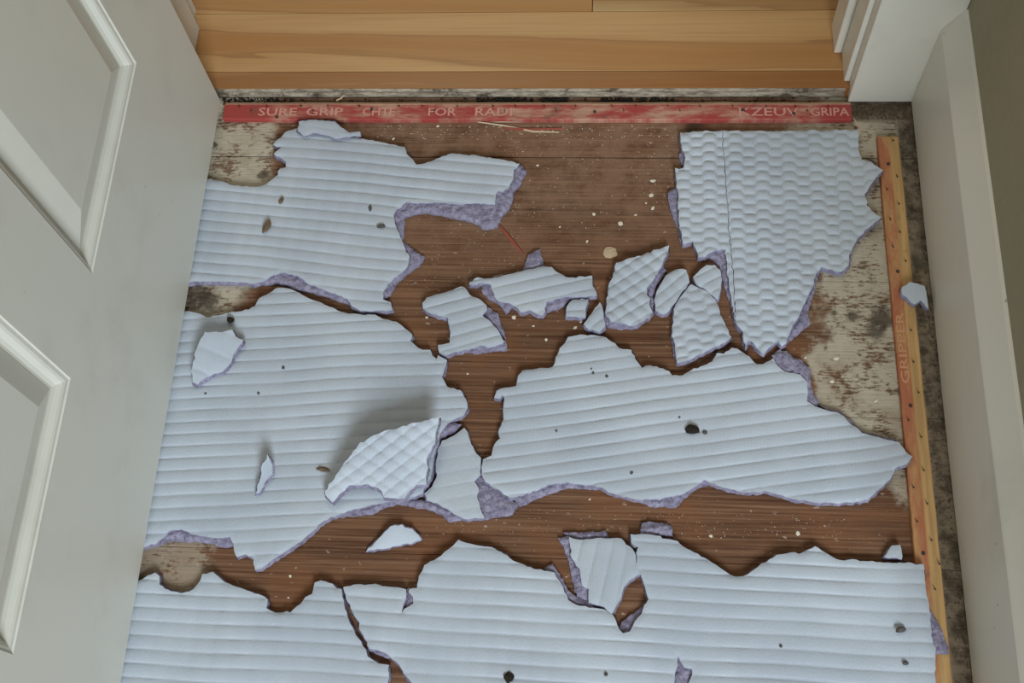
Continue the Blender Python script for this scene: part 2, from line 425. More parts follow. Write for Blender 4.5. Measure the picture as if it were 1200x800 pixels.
ob = mesh_obj('batten', v_, f_, None); ob.data.materials.append(mat_strip('tack_strip_red_wood', 1, 0.0042, (0.60, 0.40, 0.28), (0.36, 0.058, 0.05), -0.12)); adopt(ob, ts)
for s, a, b in [('SURE', 303, 348), ('GRIP', 359, 402), ('CHTE', 425, 463), ('FOR', 502, 535), ('RADI', 557, 600), ('KZEUV', 866, 936), ('GRIPA', 950, 995)]:
    pa, pb = W(a, 131, ZT), W(b, 131, ZT); text_mesh(s, (pa[0], pa[1]), (pb[0], pb[1]), 0.0115, ZT + 0.0003, INKW, ts)
for px in range(283, 1000, 36):
    jx = px + random.uniform(-7, 7)
    p = W(jx, 124, ZT); put(PIN, 'pin', p[0], p[1] - 0.001, ZT + 0.0015, ts, 0.5, random.uniform(-.3, .3))
    if (px // 36) % 2:
        p = W(jx + 14, 130, ZT); put(PIN, 'pin', p[0], p[1], ZT + 0.0012, ts, 0.5, random.uniform(-.3, .3))
for px, py in [(324, 140), (870, 129), (930, 133), (697, 131), (436, 128)]:
    p = W(px, py, ZT); put(NAIL, 'nail_head', p[0], max(p[1], ty0 + 0.003), ZT + 0.0003, ts)

ts2 = empty('tack_strip', (0.4356, -0.45, 0)); tag(ts2, 'orange and yellow carpet tack strip running beside the white skirting', 'tack strip')
v_, f_ = batten(XS0, XS1, -0.95, -0.0395, 'y', None)
ob = mesh_obj('batten', v_, f_, mat_strip('tack_strip_orange_wood', 0, XS0 + 0.0125, (0.60, 0.37, 0.155), (0.42, 0.145, 0.075), -0.06)); adopt(ob, ts2)
pa, pb = W(1053, 449, ZT), W(1046, 366, ZT)
text_mesh('GRIPPER', (XS0 + 0.0062, pa[1]), (XS0 + 0.0062, pb[1]), 0.0085, ZT + 0.0003, INKR, ts2)
pa, pb = W(1042, 338, ZT), W(1036, 262, ZT)
text_mesh('SURE', (XS0 + 0.0062, pa[1]), (XS0 + 0.0062, pb[1]), 0.0085, ZT + 0.0003, plain('faint_ink', (0.50, 0.22, 0.11), 0.8), ts2)
for px, py in [(1046, 165), (1051, 207), (1039, 222), (1053, 239), (1043, 257), (1054, 272), (1046, 289), (1061, 306), (1067, 387), (1070, 424), (1076, 460), (1064, 492), (1079, 512), (1082, 551), (1070, 571), (1086, 590), (1074, 611), (1091, 633), (1095, 690), (1104, 806), (1100, 660)]:
    p = W(px, py, ZT); put(PIN, 'pin', min(max(p[0], XS0 + .002), XS1 - .002), p[1], ZT + 0.0012, ts2, random.uniform(-.3, .3), -0.5)
for px, py in [(1041, 192), (1052, 318), (1067, 475), (1082, 648)]:
    p = W(px, py, ZT); put(NAIL, 'nail_head', p[0], p[1], ZT + 0.0003, ts2)

# ------------------------------------------------------------------ underlay
TF = 0.0075
def sstep(x, a, b):
    t = min(1, max(0, (x - a) / (b - a))); return t * t * (3 - 2 * t)
def lift(x):                                   # sheets ride up over the tack strip at the skirting
    return 0.0068 * sstep(x, XS0 - 0.030, XS0 + 0.002)
def inside(poly, x, y):
    c = np.zeros(x.shape, bool); n = len(poly)
    for i in range(n):
        x1, y1 = poly[i]; x2, y2 = poly[(i + 1) % n]
        if y1 == y2: continue
        m = ((y1 > y) != (y2 > y)) & (x < (x2 - x1) * (y - y1) / (y2 - y1) + x1)
        c ^= m
    return c
def dist_to(poly, x, y):
    d = np.full(x.shape, 9.0); n = len(poly)
    for i in range(n):
        a = np.array(poly[i]); b = np.array(poly[(i + 1) % n]); e = b - a; l2 = e @ e
        if l2 == 0: continue
        t = np.clip(((x - a[0]) * e[0] + (y - a[1]) * e[1]) / l2, 0, 1)
        d = np.minimum(d, np.hypot(x - a[0] - t * e[0], y - a[1] - t * e[1]))
    return d
def refine(poly, step, jit, seed):
    out = []; n = len(poly)
    for i in range(n):
        a = np.array(poly[i]); b = np.array(poly[(i + 1) % n]); L = np.linalg.norm(b - a); k = max(1, int(L / step))
        nn = np.array([-(b - a)[1], (b - a)[0]]) / max(L, 1e-9)
        if nn[0] < 0: nn = -nn
        for q in range(k):
            p = a + (b - a) * q / k
            j = jit * (nz(p[0], p[1], seed, 260) * 1.2 + nz(p[0], p[1], seed + 5, 90)) if q else 0
            out.append(tuple(p + nn * j))
    ar = sum(out[i][0] * out[(i + 1) % len(out)][1] - out[(i + 1) % len(out)][0] * out[i][1] for i in range(len(out)))
    return out if ar > 0 else out[::-1]
def fill(poly, inner):
    vs = [Vector(p) for p in poly] + [Vector(p) for p in inner]
    ov, oe, of, _, _, _ = delaunay_2d_cdt(vs, [], [list(range(len(poly)))], 1, 1e-7)
    fs = []
    for f in of:
        a, b, c = (ov[i] for i in f[:3])
        fs.append(tuple(f) if (b - a).cross(c - a) > 0 else tuple(reversed(f)))
    return [(v.x, v.y) for v in ov], fs
def emboss(spec):
    ang, pv, pu, av, au, brick = spec[:6]; skew = spec[6] if len(spec) > 6 else 0.0
    ca, sa = math.cos(ang), math.sin(ang)
    def h(x, y):
        u = (x * ca + y * sa) + 0.0016 * nz(x, y, 1.0, 9); v = (-x * sa + y * ca) + 0.0016 * nz(x, y, 4.0, 9)
        u += skew * v
        if brick: v += pv * 0.25 * max(-1.0, min(1.0, 2.6 * math.sin(math.pi * u / pu)))
        fv = v / pv - math.floor(v / pv); fu = u / pu - math.floor(u / pu)
        r = av * (math.sin(math.pi * fv) ** 0.42) * (0.62 + 0.38 * math.sin(math.pi * fu) if brick else 1.0)
        r += au * (math.sin(math.pi * fu) ** 0.5)
        return r * (0.85 + 0.4 * nz(x, y, 2.0, 14)) + 0.0007 * nz(x, y, 8.0, 22)
    return h
def plane3(a3):
    P3 = [W(*q) for q in a3]
    A = np.array([[1, p[0], p[1]] for p in P3]); return np.linalg.solve(A, np.array([p[2] for p in P3]))

def pad(name, label, cat, films, spec, tears=(), group=None, pl=None, thick=None, foam=True, zt=TF, jit=0.0013):
    """films: outlines of the embossed skin in photo pixels; tears: ragged foam showing beyond the skin (outline, height)"""
    flat = pl is None
    plane = (zt, 0.0, 0.0) if flat else plane3(pl)
    H = emboss(spec)
    sd = abs(hash_name(name + label)) % 97
    allp = [[tuple(on_plane(px, py, plane)[:2]) for px, py in pts(s)] for s in films]
    cx = np.mean([p[0] for q in allp for p in q]); cy = np.mean([p[1] for q in allp for p in q])
    root = empty(name, (cx, cy, 0.0 if flat else max(0.0, zt - TF))); tag(root, label, cat, group)
    ang, pv, pu = spec[:3]; ca, sa = math.cos(ang), math.sin(ang)
    zf = lambda x, y: plane[0] + plane[1] * x + plane[2] * y + (lift(x) if flat and zt == TF else 0.0)
    th = thick if thick else zt
    rim = lambda x, y: 0.0010 + 0.5 * th * max(0.0, min(1.0, 0.45 + 1.3 * nz(x, y, sd + 11, 45)))
    for poly in allp:
        pr = refine(poly, 0.0035, jit, sd)
        xs = np.array([p[0] for p in pr]); ys = np.array([p[1] for p in pr])
        us = xs * ca + ys * sa; vs_ = -xs * sa + ys * ca
        du = min(pu / 6, 0.0055)
        rows = np.arange(math.floor(vs_.min() / pv), vs_.max() / pv + 1)
        fr = np.array([0.0, 0.07, 0.18, 0.36, 0.62, 0.82, 0.93]) if not spec[5] else np.arange(8) / 8.0
        gu, gv = np.meshgrid(np.arange(us.min(), us.max(), du if not spec[5] else 0.0022), ((rows[:, None] + fr[None, :]) * pv).ravel())
        gx = (gu * ca - gv * sa).ravel(); gy = (gu * sa + gv * ca).ravel()
        m = inside(pr, gx, gy); gx, gy = gx[m], gy[m]
        d = dist_to(pr, gx, gy); m = d > 0.0011; gx, gy = gx[m], gy[m]
        v2, fs = fill(pr, list(zip(gx.tolist(), gy.tolist())))
        top = lambda x, y: zf(x, y) + H(x, y) - 0.0008
        ed = dist_to(pr, np.array([p[0] for p in v2]), np.array([p[1] for p in v2]))
        verts = [(x, y, top(x, y) + 0.0008 * min(1, e / 0.004)) for (x, y), e in zip(v2, ed)]
        n = len(pr); b0 = len(verts)
        for x, y in pr: verts.append((x, y, top(x, y)))
        for x, y in pr: verts.append((x, y, top(x, y) - rim(x, y)))
        for i in range(n):
            j = (i + 1) % n; fs.append((b0 + i, b0 + n + i, b0 + n + j, b0 + j))
        o = mesh_obj('film', verts, fs, FILM, None, True); adopt(o, root)
        if not foam: continue
        # foam body under the skin: rough side wall
        nx = []
        for i in range(n):
            a = np.array(pr[i - 1]); b = np.array(pr[(i + 1) % n]); e = b - a; L = np.linalg.norm(e) or 1
            nx.append((e[1] / L, -e[0] / L))
        verts = []; fs = []
        lev = [(0.0009, 0.0), (0.25, 0.0004), (0.55, 0.0011), (0.8, 0.0013), (1.0, 0.0008)]
        for q, (t, off) in enumerate(lev):
            for (x, y), (a, b) in zip(pr, nx):
                k = off * (1 + 1.6 * nz(x, y, sd + q * 3.3, 150)) - (0.0002 if q == 0 else 0)
                zt_ = top(x, y) - 0.0007
                zb = zf(x, y) - th if not flat else (lift(x) if zt == TF else zt - th)
                verts.append((x + a * k, y + b * k, zt_ + (zb - zt_) * (0 if q == 0 else t)))
        for q in range(len(lev) - 1):
            for i in range(n):
                j = (i + 1) % n; fs.append((q * n + i, (q + 1) * n + i, (q + 1) * n + j, q * n + j))
        bv, bf = fill([v[:2] for v in verts[-n:]], [])
        base = len(verts)
        for x, y in bv: verts.append((x, y, zf(x, y) - th if not flat else (lift(x) if zt == TF else zt - th)))
        fs += [tuple(base + i for i in reversed(f)) for f in bf]
        o = mesh_obj('foam_core', verts, fs, FOAM, None, True); adopt(o, root)
    for s, h, zb in [(t + (0.0,))[:3] if len(t) == 2 else t for t in tears]:
        tear(s, h * 0.82, zb, root, sd)
    return root
def hash_name(s):
    v = 7
    for ch in s: v = (v * 31 + ord(ch)) % 100003
    return v
def tear(s, h, zb, root, sd):
    poly = [tuple(W(px, py, zb + h * 0.75)[:2]) for px, py in pts(s)]
    pr = refine(poly, 0.002, 0.0010, sd + 3)
    xs = np.array([p[0] for p in pr]); ys = np.array([p[1] for p in pr])
    gx, gy = np.meshgrid(np.arange(xs.min(), xs.max(), 0.0019), np.arange(ys.min(), ys.max(), 0.0019))
    gx = gx.ravel() + 0.0004 * np.sin(gy.ravel() * 9000); gy = gy.ravel()
    m = inside(pr, gx, gy); gx, gy = gx[m], gy[m]
    if len(gx):
        d = dist_to(pr, gx, gy); m = d > 0.0008; gx, gy = gx[m], gy[m]
    v2, fs = fill(pr, list(zip(gx.tolist(), gy.tolist()))); n = len(pr)
    dd = dist_to(pr, np.array([p[0] for p in v2]), np.array([p[1] for p in v2])) if v2 else []
    f = lambda x, y, d: zb + lift(x) * (zb == 0) + h * (0.62 + 0.38 * min(1, d / 0.004)) + 0.0016 * nz(x, y, sd, 190) + 0.0012 * nz(x, y, sd + 2, 420)
    verts = [(x, y, max(zb + 0.0005, f(x, y, q))) for (x, y), q in zip(v2, dd)]
    b0 = len(verts)
    for x, y in pr: verts.append((x, y, max(zb + 0.0005, f(x, y, 0))))
    for x, y in pr: verts.append((x, y, zb + lift(x) * (zb == 0)))
    for i in range(n):
        j = (i + 1) % n; fs.append((b0 + i, b0 + n + i, b0 + n + j, b0 + j))
    o = mesh_obj('torn_foam', verts, fs, FOAM, None, True); adopt(o, root)

def D(deg): return math.radians(-deg)          # image slope (down to the right positive) to world angle
RIB = 0.0135
def ribs(deg, pv=RIB, av=0.0017, au=0.0007, pu=0.020, brick=False): return (D(deg), pv, pu, av, au, brick)

# --- the big sheets
pad('underlay_sheet', 'large ribbed underlay sheet torn open along the red tack strip beside the door', 'underlay',
 ["200,204 247,209.5 262,213 276,218 300,219.5 312,216 326,205 328,198 335,196 335.5,190 328,184 321,181 330,172 320,170 323,166 338,153 350,150 352,154 376,157 394,162 404,160 422,163 440,166 474,172 477,181 484,187 488,193 498,192 508,188 529,180 560,183 592,188 609,192 602,199 601.5,210 596,220 589,225 584,223 581,228 580,239.5 560,238 540,239 516,237 496,238 476,237 465,245 461.5,252 465,268 474,289 480,301 477.5,312.5 465,324 455,332 449,342.5 449,351 458,354 460,363 440,364 422,364 412,359 407,350 396,346 380,340 360,332 352,326 334,319 320,322 308,330 302,331.5 288,331 264,330 226,330 195,330"],
 ribs(5.5),
 [("604,192 609,192 617,200 611,214 602,224 601,233 597,243 588,252 583,265 568,268 560,262 540,256 520,252 500,248 484,250 474,255 473,268 471,284 464,268 460,252 464,243 476,235 516,234 578,236 579,226 584,220 592,218 599,208", 0.0072),
  ("465,268 474,284 485,293 498,301 489,312 475,322 465,331 456,346 449,352 447,342 455,330 465,322 475,312 478,301", 0.0065),
  ("300,329 308,328 320,320 334,317 352,324 380,338 407,347 410,356 403,354 392,350 380,346 360,341 346,339 336,334 324,331 312,333", 0.0068)])
pad('underlay_sheet', 'quilted underlay sheet with thin cut line beside the orange tack strip', 'underlay',
 ["797,155.5 845.8,154 847.7,180 851.2,230 856.2,290 859.2,330 861.7,378 855,340 851.5,312 850,293 838.5,293 826.5,301 818,302.5 812.5,283 806,285 800.5,287 796,268 794,237.5 794,222 791,197 801.5,197 803,185.5 798.5,170",
  "846.3,154 910,154 1005,153 1006.5,181 1009.5,189 1016,190 1033,204 1025,211.5 1013,228 1015,242 1022.5,251.5 1031,258 1018,268 1007.5,276.5 1001,287 994.5,302.5 994,312 984,319 978,318 962,313 955,325 948,344 940,362 926,388 921,403 916,406 912,399 906,404 895,415 884,404 877,399 873,408 871,390 862.5,380 859.8,330 856.8,290 851.8,230 848.3,180"],
 ribs(0.5, 0.0125, 0.0033, 0.0001, 0.0150, True),
 [("794,222 788,220 782,227 785,245 793,265 798,285 801,287 797,262 796,240", 0.0065),
  ("803,178 796,180 798,193 803,192", 0.006),
  ("828,300 838,291 852,290 855,318 860,352 854,352 848,332 844,312 836,304", 0.0062),
  ("962,312 960,318 954,344 947,366 949,380 940,387 923,402 920,400 926,386 940,360 953,326", 0.0058),
  ("994,302 998,303 996,313 986,321 978,320 980,316 992,310", 0.006)])
pad('underlay_sheet', 'large ribbed underlay sheet running under the door with two loose fragments on it', 'underlay',
 ["170,365 218,365 230,367 242,372 254,370 276,366 292,363 299,359 304,350 316,343 326,337.5 336,338 348,342 360,349 380,357 396,364 408,368 440,369 449,374 464,377 474.5,385 483,392 481,399 486.5,404.5 495.5,410 504.5,410 507,417 512,421 513.5,416.5 524,422 522.5,428.5 518,442 524,453 540,457.5 546,467.5 548,477.5 544,486 535,490 525,495 518,505 510,530 505,560 495,578 478,584.5 462,587 444,590 420,596 400,601 380,610 360,627.5 337.5,644 320,655 306,666 299,667.5 295,652.5 287.5,649 277.5,652.5 274,642.5 270,629 250,630 227.5,626 212.5,620 200,621 190,631 182.5,637.5 167.5,641 130,645"],
 ribs(-4.3),
 [("190,628 200,619 212,618 228,624 250,628 271,627 275,640 262,641 248,636 232,634 214,634 200,633 186,638", 0.0066),
  ("392,600 420,594 444,588 464,585 480,583 500,586 514,590 530,600 546,608 526,611 516,602 500,596 480,593 466,590 446,596 436,602 420,603 400,606", 0.0068),
  ("518,489 528,494 541,497 534,505 522,512 515,514 513,500", 0.0074)])
pad('underlay_sheet', 'ribbed underlay sheet with pointed end reaching over the orange tack strip', 'underlay',
 ["579,466 582,458 592,454.5 605,452.5 607.5,440 612.5,434 637.5,431 647.5,430 651,422 656,408 666,395 680,392 706,394 717,401 726,408 740,410 744,420 752.5,431 762,427.5 784,435 787.5,440 800,440 810,434 835,424 840,414 848,415 857,408 864,409 878,418 887,427 894,427 906,420 909,426 916,433 926,437 938,439 946,448 947,460 946,470 955,476 966,480 985,485 995,495 1010,507.5 1030,512.5 1052.5,520 1060,532.5 1067.5,537.5 1060,546 1047.5,551 1042.5,562.5 1027.5,575 1017.5,585 1000,589 962.5,589 937.5,586 900,576 870,576 845,570 825,562 815,570 797.5,580 765,585 740,584 717.5,577.5 705,571 682.5,567.5 665,565 647.5,567.5 625,575 605,582.5 598,583 580,572 569,565 564.5,556 566,538 576,534 580,520 586,514 584,506 590,492 591,465 588,463 586,467"],
 ribs(-9.3),
 [("600,581 625,572 647,565 682,565 706,569 700,573 665,571 650,576 625,585 609,593", 0.0066),
  ("738,582 765,583 797,577 815,567 825,559 845,568 830,567 816,573 800,585 792,594 765,593 752,588", 0.0064),
  ("904,416 914,409 922,411 930,418 940,422 949,430 950,444 953,460 960,471 955,479 944,470 943,448 937,441 926,440 912,434", 0.0080),
  ("959,474 985,482 997,492 1012,505 1030,510 1050,517 1050,522 1028,517 1006,513 990,498 978,487", 0.0066)])
pad('underlay_sheet', 'ribbed underlay sheet with lobed torn edge at the foot of the door', 'underlay',
 ["90,676 161,681 182.5,671 187.5,675 187.5,685 197.5,691 212.5,695 227.5,690 235,680 237.5,672.5 250,670 265,682.5 287.5,691 310,699 314,702.5 312.5,712.5 322.5,717.5 340,717.5 352.5,707.5 357.5,700 366,696 369,682.5 376,680 390,684 394.5,689 400.5,690 404.5,713 411,731 420,747.5 429,761 431,769 444,777.5 456,779 454.5,800 452,870 40,870"],
 ribs(0.8, 0.0138))
pad('underlay_sheet', 'widest ribbed underlay sheet with bite-shaped hole, lying over the skirting tack strip', 'underlay',
 ["402.5,688 406.5,687 423,684.5 444,685 456,687.5 471,689 476,690.5 474,705.5 471,718 478.5,711 484.5,707 484,699.5 479,694 480,690 489,689 491,675 497.5,662.5 512.5,654 525,644 537.5,632.5 546,636 580,642.5 597.5,654 617.5,664 650,671 660,688 666,703 680,710 696,712 708,714 718,720 722,728 726,738 730,742 738,740 744,728 752,719 755,709 760,702 756,688 751,674 746.5,666 745.5,648 748,641 740,636 739,626 758,626 774,628 776,631 794,634 800,640 818,649 834,659 852,671 862,675.5 870,675 880,670 892.5,660 910,650 940,647.5 955,640 970,649 980,655 1012.5,657.5 1050,660 1080,662.5 1082.5,690 1086.5,713 1088,731.5 1090.5,751 1093.5,766 1094,800 1096,870 808,870 807,800 811,784 802,782 794.5,768 792,785 790,800 788,870 515,870 483,800 471,783.5 457.5,770 450,764 433.5,760 426,744.5 421,732.5 421.5,729.5 411,713 405,696.5"],
 ribs(1.3, 0.0140),
 [("638,665 648,660 656,672 665,690 676,699 690,705 697,713 680,713 664,705 654,683 646,672", 0.0070),
  ("724,738 728,729 740,719 751,711 755,714 746,730 740,743 729,745", 0.0058),
  ("470,722 478,688 487,690 486,710", 0.0072),
  
  ("786,870 789,800 794,766 802,780 813,783 809,800 810,870", 0.0068),
  ("434,760 450,762 458,770 452,771 440,766", 0.0076),
  ("1086,713 1092,722 1100,735 1110,760 1110,767 1093,767 1086,733", 0.0060)])

# --- broken pieces on the boards
pad('underlay_fragment', 'ribbed underlay piece with scooped edge between two big sheets and the bare boards', 'underlay',
 ["495,355 500,349 530,340 540,336 544.5,336.5 550.5,345.5 561,350 570,357.5 571,363.5 565.5,369.5 576,378.5 586.5,392 591,401 572,407.5 563,404.5 548,410 533,412 522.5,416.5 515,413.5 513.5,404.5 527,402 527,385 525.5,373 513.5,370 510.5,368 501.5,366 495.5,361"],
 ribs(-17),
 [("566,369 572,360 583,367 589,383 593,396 586,390 576,378", 0.006), ("546,411 563,402 572,405 592,398 595,409 575,411 556,414", 0.0066)])
pad('underlay_fragment', 'long ribbed underlay piece with a foam tongue sticking up behind it', 'underlay',
 ["550,330.5 559.5,325 576,326 600,321 624,315 636,312 646.5,313 651,318 657,321 663,325 675,326 694,323 694.5,335 699,343 699,347 682.5,348 660,348 640.5,354 639,365 636,369.5 627,366.5 621,363.5 610.5,366 606,360 597,355 583.5,353 579,344 575,333.5 565.5,332 550,333.5"],
 ribs(-14),
 [("565,332 576,331 586,351 602,357 593,367 585,356 573,350 565,342", 0.0066), ("639,353 657,347 674,346 664,355 655,361 639,366", 0.0064), ("612,317 621,297 633,291 638,314", 0.0064)])
CH = 'small white underlay chips'
pad('underlay_chip', 'tiny squarish underlay chip under the tip of the long piece', 'underlay', ["664.5,359 670.5,351.5 690,350 686,363.5 686,372 663,371"], ribs(-3, au=0.0004, pu=0.014), group=CH)
pad('underlay_chip', 'tiny pointed underlay chip beside the diamond quilted piece', 'underlay', ["703,354.5 706.5,363.5 709.5,380 703,389 690,386 684,380 690,371"], ribs(-40, au=0.0003), group=CH)
pad('underlay_fragment', 'diamond quilted underlay piece coming to a sharp point on the bare boards', 'underlay',
 ["722,309 784,289 783,294 776,312 768,324 758,338 758,346 762,350 761,358 765,366 754,376 742,382 726,379 716,378 709,368 711,354 714,332 721,318"],
 ribs(-36, 0.0125, 0.0022, 0.0021, 0.0145) + (0.25,),
 [("706,366 714,366 726,377 740,382 727,385 712,382", 0.0066), ("758,334 776,310 781,316 769,336 765,348 766,366 760,350", 0.0062)])
pad('underlay_fragment', 'narrow leaf-shaped quilted underlay piece beside the diamond quilted one', 'underlay',
 ["792,316 804,317 808,331 796,347 782,366.5 776,368 768,364 767,350 774,334 780,323"], ribs(-42, 0.011, 0.0022, 0.0014, 0.014))
pad('underlay_chip', 'rounded quilted underlay chip against the cut-line sheet', 'underlay',
 ["812,325 820,317 828,311 838,311 844,317 846,328 844,342 841,351 828,341 817,334"], ribs(-30, 0.012, 0.0018, 0.0008, 0.018))
pad('underlay_fragment', 'five-sided quilted underlay piece with straight cut lower edge', 'underlay',
 ["810,333.5 820,337.5 832,345 840,354.5 846,372 857,395 852,400 832,410 812,420 794,426 791,408 788,390 789,370 792,356 800,345"],
 ribs(-12, 0.0125, 0.0034, 0.0001, 0.0150, True), [("787,398 796,412 794,427 789,412", 0.0068)])
pad('underlay_fragment', 'nearly smooth underlay piece beside the raised quilted flap', 'underlay',
 ["518,516 532,510 544,501 548,506 552,520 558,531 563.5,536 563,556 556,564 561,572 559,580 563,596 568,606 544,608 532,602 512,589 500,586 497,578 506,570 511,560 511,540 514,524"],
 ribs(-12, 0.0140, 0.0006, 0.0001),
 [("554,563 561,555 568,566 580,573 598,585 609,590 598,603 568,608 560,588", 0.0062)])
pad('underlay_flap', 'raised diamond quilted underlay flap shading the sheet beneath it', 'underlay',
 ["381,576 400,549 422.5,519 447.5,507.5 485,496 515,490 512,504 510,520 500,538 502,548 499,560 500,568 488,568 478,578 474,584 462,584 450,583 448,576 440,571 427.5,568 410,569 397.5,580 390,589 385,584"],
 ribs(-36, 0.0112, 0.0020, 0.0022, 0.0140) + (0.48,), pl=[(390, 589, 0.0185), (500, 570, 0.0190), (440, 508, 0.043)], thick=0.007,zt=TF + 0.0105)
pad('underlay_scrap', 'thin white triangular scrap lying alone on the brown boards', 'underlay',
 ["429,646 442,632 457.5,616 471,614 474,617.5 482.5,619 490,626 494,632.5 460,640"], ribs(5, 0.02, 0.0003, 0.0), pl=[(429, 646, 0.003), (494, 632, 0.003), (471, 614, 0.010)], thick=0.002, zt=TF)
pad('underlay_fragment', 'tilted underlay piece with upright ribs caught in the hole of the widest sheet', 'underlay',
 ["667,629 678,632 704,630 728,631 738,640 744,648 749,668 751,673 738,680 731,688 728,700 720,714 717,719 708,711 690,706 690,690 682,686 679,666 670,654"],
 ribs(-78, 0.0155, 0.0020, 0.0001), [("654,630 668,628 671,654 681,667 691,691 690,706 676,698 670,680 665,652", 0.0066), ("660,624 710,622 714,631 680,633", 0.0066)])
pad('underlay_fragment', 'crumpled smooth underlay fragment lifted off the sheet next to the door', 'underlay',
 ["240,389 272,386 276,394 285,398 276,412 268,428 260,436 242,442 232,450 226,448 225,432 228,416 234,400"],
 ribs(18, 0.024, 0.0014, 0.0004, 0.03), pl=[(229, 449, 0.0165), (283, 400, 0.019), (242, 389, 0.029)], thick=0.0058, zt=TF + 0.0105)
pad('underlay_scrap', 'flat white underlay scrap overlapping the red tack strip', 'underlay',
 ["350,142 370,140 392,142 402,150 410,155 422,154 422,159 404,160 394,162 378,157 366,155 356,159 349,153"], ribs(10, 0.012, 0.0005, 0.0002), pl=[(350, 145, 0.0140), (420, 156, 0.0140), (380, 160, 0.0135)], thick=0.002, zt=TF + 0.0035)
pad('underlay_scrap', 'grey white underlay scrap perched on the orange tack strip against the skirting', 'underlay',
 ["1057,336 1066,330 1084,335 1087,350 1088.5,361 1079,351 1072,356 1058,345"], ribs(40, 0.02, 0.0004, 0.0), pl=[(1057, 338, 0.0155), (1086, 336, 0.018), (1080, 355, 0.0145)], thick=0.0068, zt=TF + 0.007)
pad('underlay_flake', 'thin upright lavender flake standing on the ribbed sheet near the door', 'underlay',
 ["307,543 313,532 319,545 319,555 312,562 304,577 299,578 305,560"], ribs(50, 0.02, 0.0003, 0.0), pl=[(301, 577, 0.0155), (319, 552, 0.017), (309, 538, 0.033)], thick=0.0045, zt=TF + 0.0105)
pad('underlay_chip', 'tiny white underlay chip behind the widest sheet next to the orange strip', 'underlay', ["1036,652 1045,639 1054,639 1056,656"], ribs(0, 0.02, 0.0003, 0.0), group=CH)

def lone_foam(name, label, s, h):
    p = np.mean([W(a, b)[:2] for a, b in pts(s)], axis=0)
    r = empty(name, (p[0], p[1], 0)); tag(r, label, 'foam'); tear(s, h, 0.0, r, hash_name(label) % 90)
lone_foam('foam_curl', 'grey torn foam curl at the upper edge of the widest sheet', "750,625 752,613 760,611 775,612 787,616 789,628 775,627", 0.0062)

# ------------------------------------------------------------------ small debris
def lump(name, px, py, sx, sy, h, mat, label, cat, z=0.0, rot=0.0, group=None, sides=9):
    p = W(px, py, z); bm = bmesh.new()
    bmesh.ops.create_icosphere(bm, subdivisions=2, radius=1.0)
    sd = px * 0.37 + py
    for v in bm.verts:
        k = 1 + 0.45 * nz(v.co.x * 1.3 + sd, v.co.y * 1.3, v.co.z * 1.3)
        v.co = Vector((v.co.x * sx * k, v.co.y * sy * k, (v.co.z * 0.5 + 0.5) * h * (0.8 + 0.4 * k - 0.2)))
    zmin = min(v.co.z for v in bm.verts)
    for v in bm.verts: v.co.z -= zmin
    o = bm_obj(name, bm, mat, None, False); o.location = (p[0], p[1], z); o.rotation_euler = (0, 0, rot)
    return tag(o, label, cat, group)
ZF = TF + 0.0012
lump('dirt_or_hole_lump', 313, 267, 0.0042, 0.0085, 0.006, BROWN, 'leaf-shaped brown dirt clod on the sheet by the red strip', 'debris', ZF, -0.3)
lump('dirt_or_hole_lump', 330, 236, 0.0025, 0.005, 0.004, BROWN, 'small brown dirt crumb above the leaf-shaped clod', 'debris', ZF, -0.3)
lump('dirt_or_hole_lump', 447, 266, 0.005, 0.0025, 0.004, GRIT, 'dark grey crumb near the scooped edge of the sheet', 'debris', ZF, 0.1)
lump('dirt_or_hole_lump', 434, 244, 0.002, 0.004, 0.002, GRIT, 'faint grey crumb above the dark grey crumb', 'debris', ZF, 0.1)
lump('dirt_or_hole_lump', 271, 376, 0.0042, 0.0035, 0.006, DARK, 'black dirt clod behind the crumpled fragment', 'debris', ZF)
lump('dirt_or_hole_lump', 811, 504, 0.0075, 0.0050, 0.005, DARK, 'black lump standing in for a hole in the sheet with pointed end', 'debris', ZF, -0.2)  # solid dark lump added where the sheet has a hole
lump('dirt_or_hole_lump', 826, 507, 0.0025, 0.002, 0.002, GRIT, 'small dark crumb next to the black hole stand-in', 'debris', ZF)
lump('dirt_or_hole_lump', 1055, 738, 0.0055, 0.0028, 0.004, GRIT, 'dark insect-like crumb on the widest sheet', 'debris', ZF + 0.002, 0.3)
lump('dirt_or_hole_lump', 1061, 777, 0.0028, 0.0022, 0.003, GRIT, 'dark round crumb below the insect-like one', 'debris', ZF + 0.002)
lump('dirt_or_hole_lump', 379, 550, 0.0070, 0.0026, 0.003, BROWN, 'brown splinter-like crumb at the corner of the raised flap', 'debris', ZF, -0.1)
lump('dirt_or_hole_lump', 596, 794, 0.0050, 0.0050, 0.004, DARK, 'dark lump standing in for a triangular hole in the widest sheet', 'debris', ZF)  # dark lump added in place of a small triangular hole
GC = 'specks of dirt on the sheets'
for px, py, s in [(332, 431, .0017), (303, 461, .0014), (695, 437, .0015), (693, 432, .0012), (711, 441, .0016), (740, 554, .0017), (796, 489, .0014), (915, 757, .0015), (710, 790, .0018), (241, 461, .0014), (652, 505, .0012)]:
    lump('dirt_speck', px, py, s, s, s, GRIT, 'tiny grey dirt speck on a pale underlay sheet', 'debris', ZF, 0, GC)
lump('filler_disc', 715, 296, 0.0078, 0.0078, 0.0016, plain('filler', (0.50, 0.38, 0.25), 0.85, 0.1, 200, 0.0005, 0.2), 'round tan filler disc on the bare brown boards', 'filler spot')
def flake_place(px, py):
    if px > 940 and py < 500: return 'worn white painted boards beside the orange strip'
    if py < 310: return 'bare boards in front of the red strip'
    if py < 450: return 'brown boards among the broken underlay pieces'
    return 'brown boards above the widest underlay sheet'
